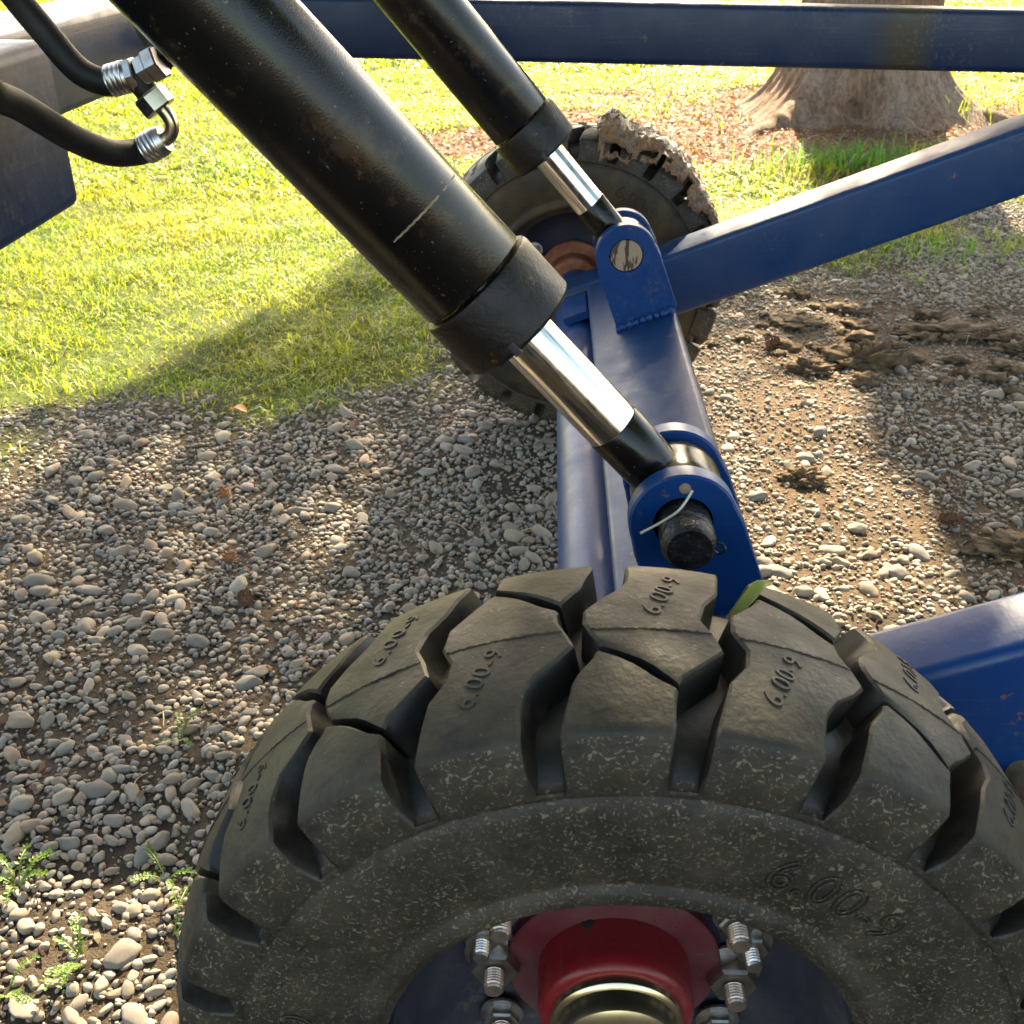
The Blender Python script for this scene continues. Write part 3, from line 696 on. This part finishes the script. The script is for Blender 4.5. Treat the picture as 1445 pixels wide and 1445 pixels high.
obj('cotter_loop', *sweep(smooth_path([(cx+.019, .226, cz-.002), (cx+.025, .224, cz-.001), (cx+.028, .222, cz-.005), (cx+.024, .222, cz-.009), (cx+.019, .224, cz-.006)], 5), .0010, 8), M['grease'], pn)

# hoses by the hanger box
def hexn(p, d, af, l, r_=None):
    d, a, b = basis(d); p = Vector(p); A = af/2/math.cos(rad(30)); V = []; Fc = []
    for q, s in ((.9, 0), (1, .12), (1, .88), (.9, 1)):
        for k in range(6): V.append(p+d*(l*s)+(a*math.cos(rad(60*k))+b*math.sin(rad(60*k)))*A*q)
    for i in range(3):
        for k in range(6): m_ = (k+1) % 6; Fc.append((i*6+k, i*6+m_, i*6+6+m_, i*6+6+k))
    Fc += [tuple(range(6)), tuple(18+k for k in range(6))]; return V, Fc
def hose(pts, r=.0092):
    return obj('hydraulic_hose', *sweep(smooth_path(pts, 10), r, 18), M['hose'], TR, 60)
def ferrule(p, d, par, l=.016, r=.0108):
    P = [(r*.9, 0), (r, .001)]
    for k in range(4): P += [(r, .001+.0035*k), (r*.97, .0018+.0035*k), (r, .0026+.0035*k)]
    return obj('ferrule', *revolve(P+[(r*.85, l)], p, d, 24), M['zinc'], par, 40)
h1 = hose([(-.425, .30, .86), (-.408, .325, .812), (-.392, .33, .785), (-.374, .33, .761), (-.357, .33, .7525), (-.348, .33, .754)])
ferrule((-.353, .33, .753), (.95, 0, .25), h1)
obj('hose_nut', *hexn((-.338, .33, .7565), (.95, 0, .3), .021, .006), M['zinc'], h1, 30)
h2 = hose([(-.350, .14, .800), (-.374, .20, .7665), (-.375, .24, .7500), (-.3665, .28, .7258), (-.355, .31, .7100), (-.344, .33, .706), (-.333, .33, .709)])
ferrule((-.3365, .33, .7078), (.9, 0, .43), h2, .018)
obj('elbow_pipe', *sweep(smooth_path([(-.325, .33, .7125), (-.317, .33, .7175), (-.3142, .33, .7245), (-.3165, .33, .732), (-.3215, .33, .738)], 6), .0050, 14), M['brass'], h2, 60)
obj('hose_nut', *hexn((-.3195, .33, .7345), (-.56, 0, .80), .021, .014), M['brass'], h2, 30)
tee = obj('tee_fitting', *join(sweep([(-.3275, .33, .7455), (-.3345, .33, .7565)], .0082, 14), sweep([(-.3395, .33, .7545), (-.3225, .33, .7625)], .0070, 14)), M['hose'], h2, 40)
obj('hose_nut', *hexn((-.3305, .33, .7590), (.9, 0, .43), .018, .008), M['zinc'], h2, 30)
obj('hose_nut', *hexn((-.3235, .33, .7622), (.9, 0, .43), .021, .0095), M['zinc'], h2, 30)
h3 = hose([(-.318, .336, .764), (-.3195, .344, .772), (-.326, .348, .784), (-.331, .35, .80), (-.334, .35, .83), (-.337, .35, .87)], .0088)
fit = obj('box_fitting', *join(hexn((-.441, .20, .773), (0, 0, 1), .022, .006), revolve([(.006, 0), (.006, .014), (.0085, .015), (.0085, .022), (.006, .023), (.006, .03)], (-.441, .20, .779), (0, 0, 1), 18)), M['brass'], boxm, 30)

# ------------------------------------------------------------------ the tree
TREE = bpy.data.objects.new('tree', None); COL.objects.link(TREE); TREE.location = (1.43, 5.0, 0)
tag(TREE, 'thick brown tree trunk with flared roots standing in the leaf litter', 'tree')
TC = np.array([1.43, 5.0]); seg, nz = 260, 60; V = []; Fc = []
zs = np.concatenate([np.linspace(-.06, .5, 46), np.linspace(.55, 3.4, 26)])
LOBE = [(225, .26, 16), (292, .13, 22), (338, .26, 18), (20, .2, 20), (80, .2, 22), (140, .2, 20), (185, .12, 18)]
for z in zs:
    for k in range(seg):
        a = 360*k/seg; r = .300-.022*z
        f = sum(am*math.exp(-((a-c+180) % 360-180)**2/(2*w*w)) for c, am, w in LOBE)
        r += (f+.06)*math.exp(-max(z, -.02)/.13) + .03*math.exp(-max(z, 0)/.5)
        x, y = math.cos(rad(a)), math.sin(rad(a))
        nn = mnoise.noise(Vector((x*5, y*5, z*1.6)))*.022+mnoise.noise(Vector((x*13, y*13, z*2.2)))*.020+abs(mnoise.noise(Vector((x*30, y*30, z*5))))*.016
        r += nn
        r -= .09*math.exp(-((a-252)/8)**2-((z-.055)/.05)**2)
        V.append((x*r, y*r, z))
n_ = len(zs)
for i in range(n_-1):
    for k in range(seg): l = (k+1) % seg; Fc.append((i*seg+k, i*seg+l, (i+1)*seg+l, (i+1)*seg+k))
obj('trunk', V, Fc, M['bark'], TREE, 80)
def root(pts, rr):
    P = smooth_path(pts, 8); n = len(P); obj('root', *sweep([p+Vector((mnoise.noise(p*9)*.02, mnoise.noise(p*9+Vector((5, 0, 0)))*.02, 0)) for p in P], [rr*(1-.75*i/(n-1))*(1+.15*math.sin(i*1.3)) for i in range(n)], 16), M['bark'], TREE, 80)
root([(-.25, -.25, .06), (-.42, -.42, .02), (-.56, -.58, -.01), (-.72, -.8, -.05)], .085)
root([(.24, -.14, .08), (.45, -.24, .0), (.75, -.30, -.035), (1.1, -.28, -.07)], .10)
root([(.05, -.32, .02), (.12, -.5, -.02), (.3, -.62, -.06)], .08)
SH = np.array([SUN.x/SUN.z, SUN.y/SUN.z])
def inpoly(x, y, P):
    r = np.zeros(len(x), bool); n = len(P)
    for i in range(n):
        (x1, y1), (x2, y2) = P[i], P[(i+1) % n]
        c = ((y1 > y) != (y2 > y)); r ^= c & (x < (x2-x1)*(y-y1)/((y2-y1) if abs(y2-y1) > 1e-9 else 1e-9)+x1)
    return r
def leaf_keep(x, y):
    """wanted shade at this spot of the ground; unseen leaves are placed to cast it"""
    w = (vnoise(x, y, .16, 61)-.5)*.16; xx = x+w; yy = y+w
    k = np.where(inpoly(xx, yy, [(-2.4, -2.2), (2.4, -2.2), (2.4, .6), (2.6, 3.0), (1.0, 2.75), (.62, 2.5), (.3, 2.75), (-.36, 3.0), (-.5, 2.66), (-.7, 2.08), (-.81, 1.83), (-.92, 1.57), (-1.09, 1.36), (-1.5, 1.1), (-2.4, .7)]), 1., 0.)
    k = np.where(inpoly(xx, yy, [(.10, 1.72), (.54, 1.76), (.58, 1.38), (.63, 1.18), (.71, .90), (.73, .74), (.5, .70), (.0, .72), (-.05, 1.2)]), 0., k)
    k = np.where(inpoly(xx, yy, [(.2, 1.5), (.5, 1.65), (.8, 1.9), (.7, 2.3), (.3, 2.2)]), .35, k)
    for a, b, ra, rb, v in ((-.33, 1.08, .13, .15, .3), (-.52, .20, .26, .22, .12), (-1.02, 1.22, .13, .1, .05), (-.69, 1.22, .15, .12, .5), (-.62, .38, .14, .08, .3), (.30, -.43, .075, .08, 0), (.09, .67, .06, .05, 0), (-.35, .62, .1, .06, .7), (-.85, .8, .14, .07, .7)):
        k = np.where(((xx-a)/ra)**2+((yy-b)/rb)**2 < 1, np.minimum(k, v), k)
    return k
n = 32000; x = rng.uniform(-2.4, 2.6, n); y = rng.uniform(-2.2, 3.1, n); ok = rng.random(n) < leaf_keep(x, y); x, y = x[ok], y[ok]; n = len(x)
z = rng.uniform(2.5, 4.3, n); hue = rng.random((n, 1)); c = np.array([.045, .085, .018])*(1-hue)+np.array([.09, .12, .025])*hue
P = np.stack([x+SH[0]*z-TC[0], y+SH[1]*z-TC[1], z], 1)  # unseen leaves set along the sun's rays, shaped to cast that shade
n2 = 12000; q = np.stack([rng.uniform(-4.6, 5.4, n2), rng.uniform(-8.5, -3.1, n2), rng.uniform(3.4, 5.4, n2)], 1); q[:, 2] += vnoise(q[:, 0], q[:, 1], .9, 71)*.8  # extra overhead leaves out of view, added to block sky and darken reflections
q = q[vnoise(q[:, 0], q[:, 1], .6, 72) > .3]; n2 = len(q); hue = rng.random((n2, 1)); c2 = np.array([.045, .085, .018])*(1-hue)+np.array([.09, .12, .025])*hue
P = np.concatenate([P, q]); c = np.concatenate([c, c2])
a, b, c = flakes(P, np.concatenate([rng.uniform(.03, .065, n), rng.uniform(.1, .17, n2)]), c, .6)
add('shade_crown', np_mesh('shade_crown', a, b, M['leaf'], {'tone': c}, smooth=False), TREE); cr_ = TREE.children[-1]
for w in (-25, 10, 45, 80, 115, 150, 262):
    w = rad(w); e = Vector((math.cos(w)*random.uniform(1.2, 2.0), math.sin(w)*random.uniform(1.2, 2.2), random.uniform(4.2, 4.9)))
    P = smooth_path([(0, 0, 3.2), (e.x*.2, e.y*.2, 3.6), (e.x*.6, e.y*.6, 4.1), e], 6); n = len(P)
    obj('limb', *sweep(P, [.12*(1-.85*i/(n-1)) for i in range(n)], 10), M['bark'], TREE, 80)

# ------------------------------------------------------------------ small things lying about
def pine_cone(x, y, r, l, label, mat, yaw, tilt=1.35):
    V = []; Fc = []; n = 46; ga = 2.39996
    cv_, cf_ = revolve([(0, -.48), (.22, -.42), (.36, -.2), (.36, .1), (.2, .38), (0, .5)], (0, 0, 0), (0, 0, 1), 12)
    for k in range(n):
        t = (k+.5)/n; z = -.45+.92*t; R = .46*math.sin(math.pi*min(1, .16+.86*t))**.7; w = k*ga; ca, sa = math.cos(w), math.sin(w); q = .13+.03*math.sin(k)
        o = len(V); ba = R*.55
        for (dr, dt, dz) in ((ba, -q*.6, -.02), (ba, q*.6, -.02), (R+.06, q, .05), (R+.1, 0, .10), (R+.06, -q, .05), (R*.8, 0, .12)):
            V.append((ca*dr-sa*dt, sa*dr+ca*dt, z+dz))
        Fc += [(o, o+1, o+2, o+3), (o, o+3, o+4), (o+4, o+3, o+5), (o+2, o+5, o+3)]
    V, Fc = join((cv_, cf_), (V, Fc)); Rm = Matrix.Rotation(yaw, 3, 'Z')@Matrix.Rotation(tilt, 3, 'X')
    V = [Rm@Vector((v[0]*r*2, v[1]*r*2, v[2]*l)) for v in V]
    o = obj('pine_cone', V, Fc, mat, None, 20); o.location = (x, y, float(height(x, y))+r*.85+.004)
    tag(o, label, 'pine cone', 'pine cones fallen on the gravel'); return o
pine_cone(-.592, 1.118, .012, .034, 'orange brown pine cone on the gravel left of the axle, farther of two', M['cone'], .3, .5)
pine_cone(-.526, .912, .010, .026, 'small orange pine cone on the gravel, nearer of the two left of the axle', M['cone'], 1.2, .8)
pine_cone(.458, 1.818, .015, .036, 'reddish pine cone beside the far tyre on the right hand gravel', M['cone_dark'], 2.0)
pine_cone(.612, 1.07, .014, .04, 'dark brown pine cone between stones right of the near clevis', M['cone_dark'], 1.0)
pine_cone(.955, 1.91, .013, .04, 'dark pine cone lying behind the dried mud at the right edge', M['cone_dark'], 1.9)
pine_cone(-.47, .79, .011, .03, 'dark crumbling pine cone on the gravel nearer than the orange cones', M['cone_dark'], .4)

def clod(x, y, sx, sy, sz, seed, label, sub=5):
    v, f = ico(sub); off = Vector((seed*3.1, seed*1.7, 0)); w = []
    for p in v:
        q = Vector(p); d = 1+.75*mnoise.fractal(q*2.1+off, .7, 2.1, 6)+.2*mnoise.noise(q*7+off)+.16*abs(mnoise.noise(q*16+off))
        w.append((q.x*sx*d, q.y*sy*d, q.z*sz*d))
    o = obj('mud_clod', w, [tuple(int(i) for i in t_) for t_ in f], M['mud'], None, 180); o.location = (x, y, float(height(x, y))+sz*.25); tag(o, label, 'mud', 'dried mud on the right hand gravel'); return o
clod(.645, 1.745, .075, .04, .034, 1, 'largest cracked lump of dried brown mud on the gravel')
clod(.90, 1.95, .10, .05, .013, 2, 'long crust of dried mud right of the biggest lump')
clod(.56, 2.0, .06, .04, .009, 3, 'flat grey brown crust of mud behind the biggest lump')
clod(1.02, 1.84, .05, .03, .013, 4, 'ridge of dried mud nearest the right edge')
CR = []
for k in range(60):
    x, y = random.gauss(.8, .26), random.gauss(1.9, .16); q = random.uniform(.007, .024); v, f = ico(3); off = Vector((k*3.1, k*1.7, 4)); hz = float(height(x, y))
    w = []
    for p in v:
        p = Vector(p); d = 1+.8*mnoise.fractal(p*2.1+off, .7, 2.1, 4)+.2*mnoise.noise(p*7+off); w.append((x+p.x*q*1.4*d, y+p.y*q*d, hz+.004+p.z*q*.6*d))
    CR.append((w, [tuple(int(i) for i in t_) for t_ in f]))
tag(obj('mud_crumbs', *join(*CR), M['mud'], ground, 180), kind='stuff')
clod(.405, 1.21, .035, .022, .016, 5, 'small sunlit clod of mud beside the near clevis')
clod(.52, 1.70, .045, .03, .014, 6, 'low clod of mud left of the biggest lump')
clod(.70, .99, .06, .035, .012, 7, 'dark fibrous clod of mud near the lower right arm')

def plant(x, y, h, n, spread, label, cat='weed', grp=None, flat=.8, dark=False, name='weed'):
    root_ = bpy.data.objects.new(name, None); COL.objects.link(root_); root_.location = (x, y, float(height(x, y))); tag(root_, label, cat, grp)
    st_ = []; L = []; C_ = []; F_ = []
    for k in range(n):
        a = random.uniform(0, 6.28); l = h*random.uniform(.6, 1.2); e = Vector((math.cos(a)*l*spread, math.sin(a)*l*spread, l*(1-flat*.7)))
        P = smooth_path([(0, 0, 0), e*.5+Vector((0, 0, l*.22)), e], 5); st_.append(sweep(P, [.0009*(1-.6*i/len(P)) for i in range(len(P))], 5))
        for p in P[2:]:
            for s in (-1, 1, random.choice((-1, 1))):
                b = a+s*random.uniform(.5, 1.5); q = random.uniform(.08, .15)*h; d = Vector((math.cos(b), math.sin(b), random.uniform(.0, .6))).normalized(); sd = d.cross(Vector((0, 0, 1))).normalized()*q*.3
                o = len(L); m_ = p+d*q*.5+Vector((0, 0, q*.06)); L += [p, m_+sd, p+d*q, m_-sd]; F_ += [(o, o+1, o+2), (o, o+2, o+3)]
                t_ = random.random(); c = (.05+.08*t_, .12+.08*t_, .02) if not dark else (.035+.04*t_, .1+.06*t_, .025); C_ += [(*c, 1)]*4
    obj('stem', *join(*st_), M['leaf_stem'], root_, 60)
    m_ = np_mesh('foliage', np.array([tuple(v) for v in L]), np.array(F_), M['leaf'], {'tone': np.array(C_)}, smooth=False); add('foliage', m_, root_)
t = NT('leaf_stem'); t.set(col=(.12, .16, .035), rough=.5); M['leaf_stem'] = t.m
plant(-.475, .497, 0.036, 5, 1., 'sprawling green weed among stones left of the tyre, farthest of these weeds', grp='weeds in the gravel')
plant(-.428, .30, 0.043, 4, 1.1, 'thin trailing weed close beside the left side of the near tyre', grp='weeds in the gravel')
plant(-.40, .235, 0.036, 4, 1.1, 'leafy sprig between stones just left of the tyre at the bottom', grp='weeds in the gravel')
plant(-.475, .20, 0.040, 9, .9, 'bushiest low green weed at the bottom left of the gravel', grp='weeds in the gravel')
plant(-.535, .165, 0.036, 6, .9, 'green weed in the bottom left corner', grp='weeds in the gravel')
plant(-.575, .285, 0.043, 8, .8, 'pale green weed at the left edge beside sunlit stones', grp='weeds in the gravel')
plant(.775, 2.405, .085, 9, .8, 'bright leafy weed on the bare soil below the far arm', grp='weeds below the far arm', flat=.6)
plant(.93, 2.28, .07, 6, .9, 'small pale weed right of the bright leafy one', grp='weeds below the far arm', flat=.7)
plant(.60, 2.30, .07, 6, .9, 'dull green weed left of the bright leafy one', grp='weeds below the far arm', flat=.7, dark=True)
plant(1.35, 2.15, .06, 5, .9, 'grey green weed on the stones at the right edge', grp='weeds below the far arm', flat=.7)
def tuft(x, y, n, h, sp, label, col):
    p = np.stack([x+rng.normal(0, sp, n), y+rng.normal(0, sp*.6, n), np.zeros(n)], 1); p[:, 2] = height(p[:, 0], p[:, 1])-.004
    c = np.array(col)*rng.uniform(.7, 1.25, (n, 1)); V, F, C_ = blades(p, rng.uniform(h*.5, h, n), np.full(n, .0042), .8, c)
    o = add('grass_tuft', np_mesh('grass_tuft', V, F, M['grass'], {'tone': C_})); tag(o, label, 'grass tuft', kind='stuff')
tuft(1.12, 3.78, 420, .13, .17, 'broad tuft of tall fresh grass before the tree, in its shade', (.05, .15, .03))
tuft(.88, 3.62, 160, .1, .14, 'yellow green grass tuft left of the shaded tall grass', (.13, .17, .025))
tuft(1.80, 4.75, 110, .2, .10, 'tall bright grass tuft growing against the right hand root', (.13, .17, .025))
tuft(2.35, 5.0, 70, .16, .2, 'sparse yellow grass tuft right of the tree root', (.15, .18, .03))
tuft(1.55, 3.9, 70, .10, .13, 'sunlit grass tuft on the litter right of the tree shadow', (.15, .18, .03))
tuft(1.42, 2.72, 110, .09, .12, 'grass tuft at the right edge below the far arm', (.12, .17, .03))
tuft(1.02, 2.62, 160, .07, .13, 'short grass tuft at the lower edge of the far arm', (.07, .15, .035))

def leaf(name, pts, w, mat_col, label, cat):
    P = smooth_path(pts, 6); n = len(P); V = []
    side = (P[-1]-P[0]).cross(Vector((0, 0, 1))).normalized()
    nrm = side.cross(P[-1]-P[0]).normalized()
    for i, p in enumerate(P):
        t_ = i/(n-1); ww = w*math.sin(math.pi*(.08+.9*t_))**.7*.5; V += [p-side*ww, p+nrm*ww*.35*-1, p+side*ww]
    V2 = [Vector(v)+nrm*.0004 for v in V]; m_ = len(V); Fc = []
    for i in range(n-1):
        for j in range(2): a_ = i*3+j; Fc.append((a_, a_+1, a_+4, a_+3)); Fc.append((m_+a_, m_+a_+3, m_+a_+4, m_+a_+1))
    me = np_mesh(name, np.array([tuple(v) for v in V+V2]), np.array(Fc), M['leaf'], {'tone': np.tile(np.array([*mat_col, 1.]), (2*m_, 1))}); o = add(name, me); tag(o, label, cat); return o
R_ = .27
leaf('leaf_blade', [(.0570, .046, .513), (.0660, .051, .524), (.0720, .055, .530), (.0790, .0590, .5290)], .0085, (.22, .27, .06), 'pale green leaf blade wedged in the tread of the near tyre', 'leaf')
leaf('fallen_leaf', [(-.66, 1.42, .012), (-.64, 1.415, .022), (-.62, 1.40, .016)], .02, (.42, .2, .03), 'curled orange leaf lying at the edge of the lawn', 'leaf')
leaf('fallen_leaf', [(.445, 1.55, .018), (.46, 1.553, .028), (.482, 1.55, .022)], .02, (.42, .16, .03), 'bright orange leaf scrap on the right hand gravel', 'leaf')

# crumpled film hanging over the far tyre
nu, nv = 64, 26; V = []; Fc = []
for i in range(nu+1):
    for j in range(nv+1):
        s = i/nu; q = j/nv; th = 6+70*s; y0 = -.094+.012*mnoise.noise(Vector((s*7, 3, 1)))+.018*s; y = y0+(.12+.03*math.sin(s*5))*q
        n1 = mnoise.fractal(Vector((s*6, q*2.2, 3)), .8, 2.2, 5); n2 = mnoise.noise(Vector((s*22, q*9, 7)))
        lift = .005+.012*abs(n1)+.004*n2+.030*math.exp(-((s-.08)/.07)**2)*math.exp(-((q-.45)/.3)**2)+.014*math.exp(-((s-.4)/.2)**2)
        lift += rng.uniform(-.0035, .004)
        lift *= (1-.75*s**3)
        R = .266+lift
        if y < -.070: R -= (-.070-y)*1.6+.004                    # the flap that hangs down the side
        V.append((R*math.sin(rad(th)), YF+y-.004, .27+R*math.cos(rad(th))))
keep = lambda i, j: not (j in (0, 1, nv-1) and mnoise.noise(Vector((i*.25, j*.5, 2))) > .12) and not (i < 4 and abs(j-nv*.4) > 6+i*3)
for i in range(nu):
    for j in range(nv):
        if keep(i, j): a_ = i*(nv+1)+j; Fc.append((a_, a_+1, a_+nv+2, a_+nv+1))
fo = obj('film_wrap', V, Fc, M['film'], None, 22); md = fo.modifiers.new('thickness', 'SOLIDIFY'); md.thickness = .0008
tag(fo, 'crumpled amber and grey film caked with mud draped over the far tyre', 'plastic wrap')
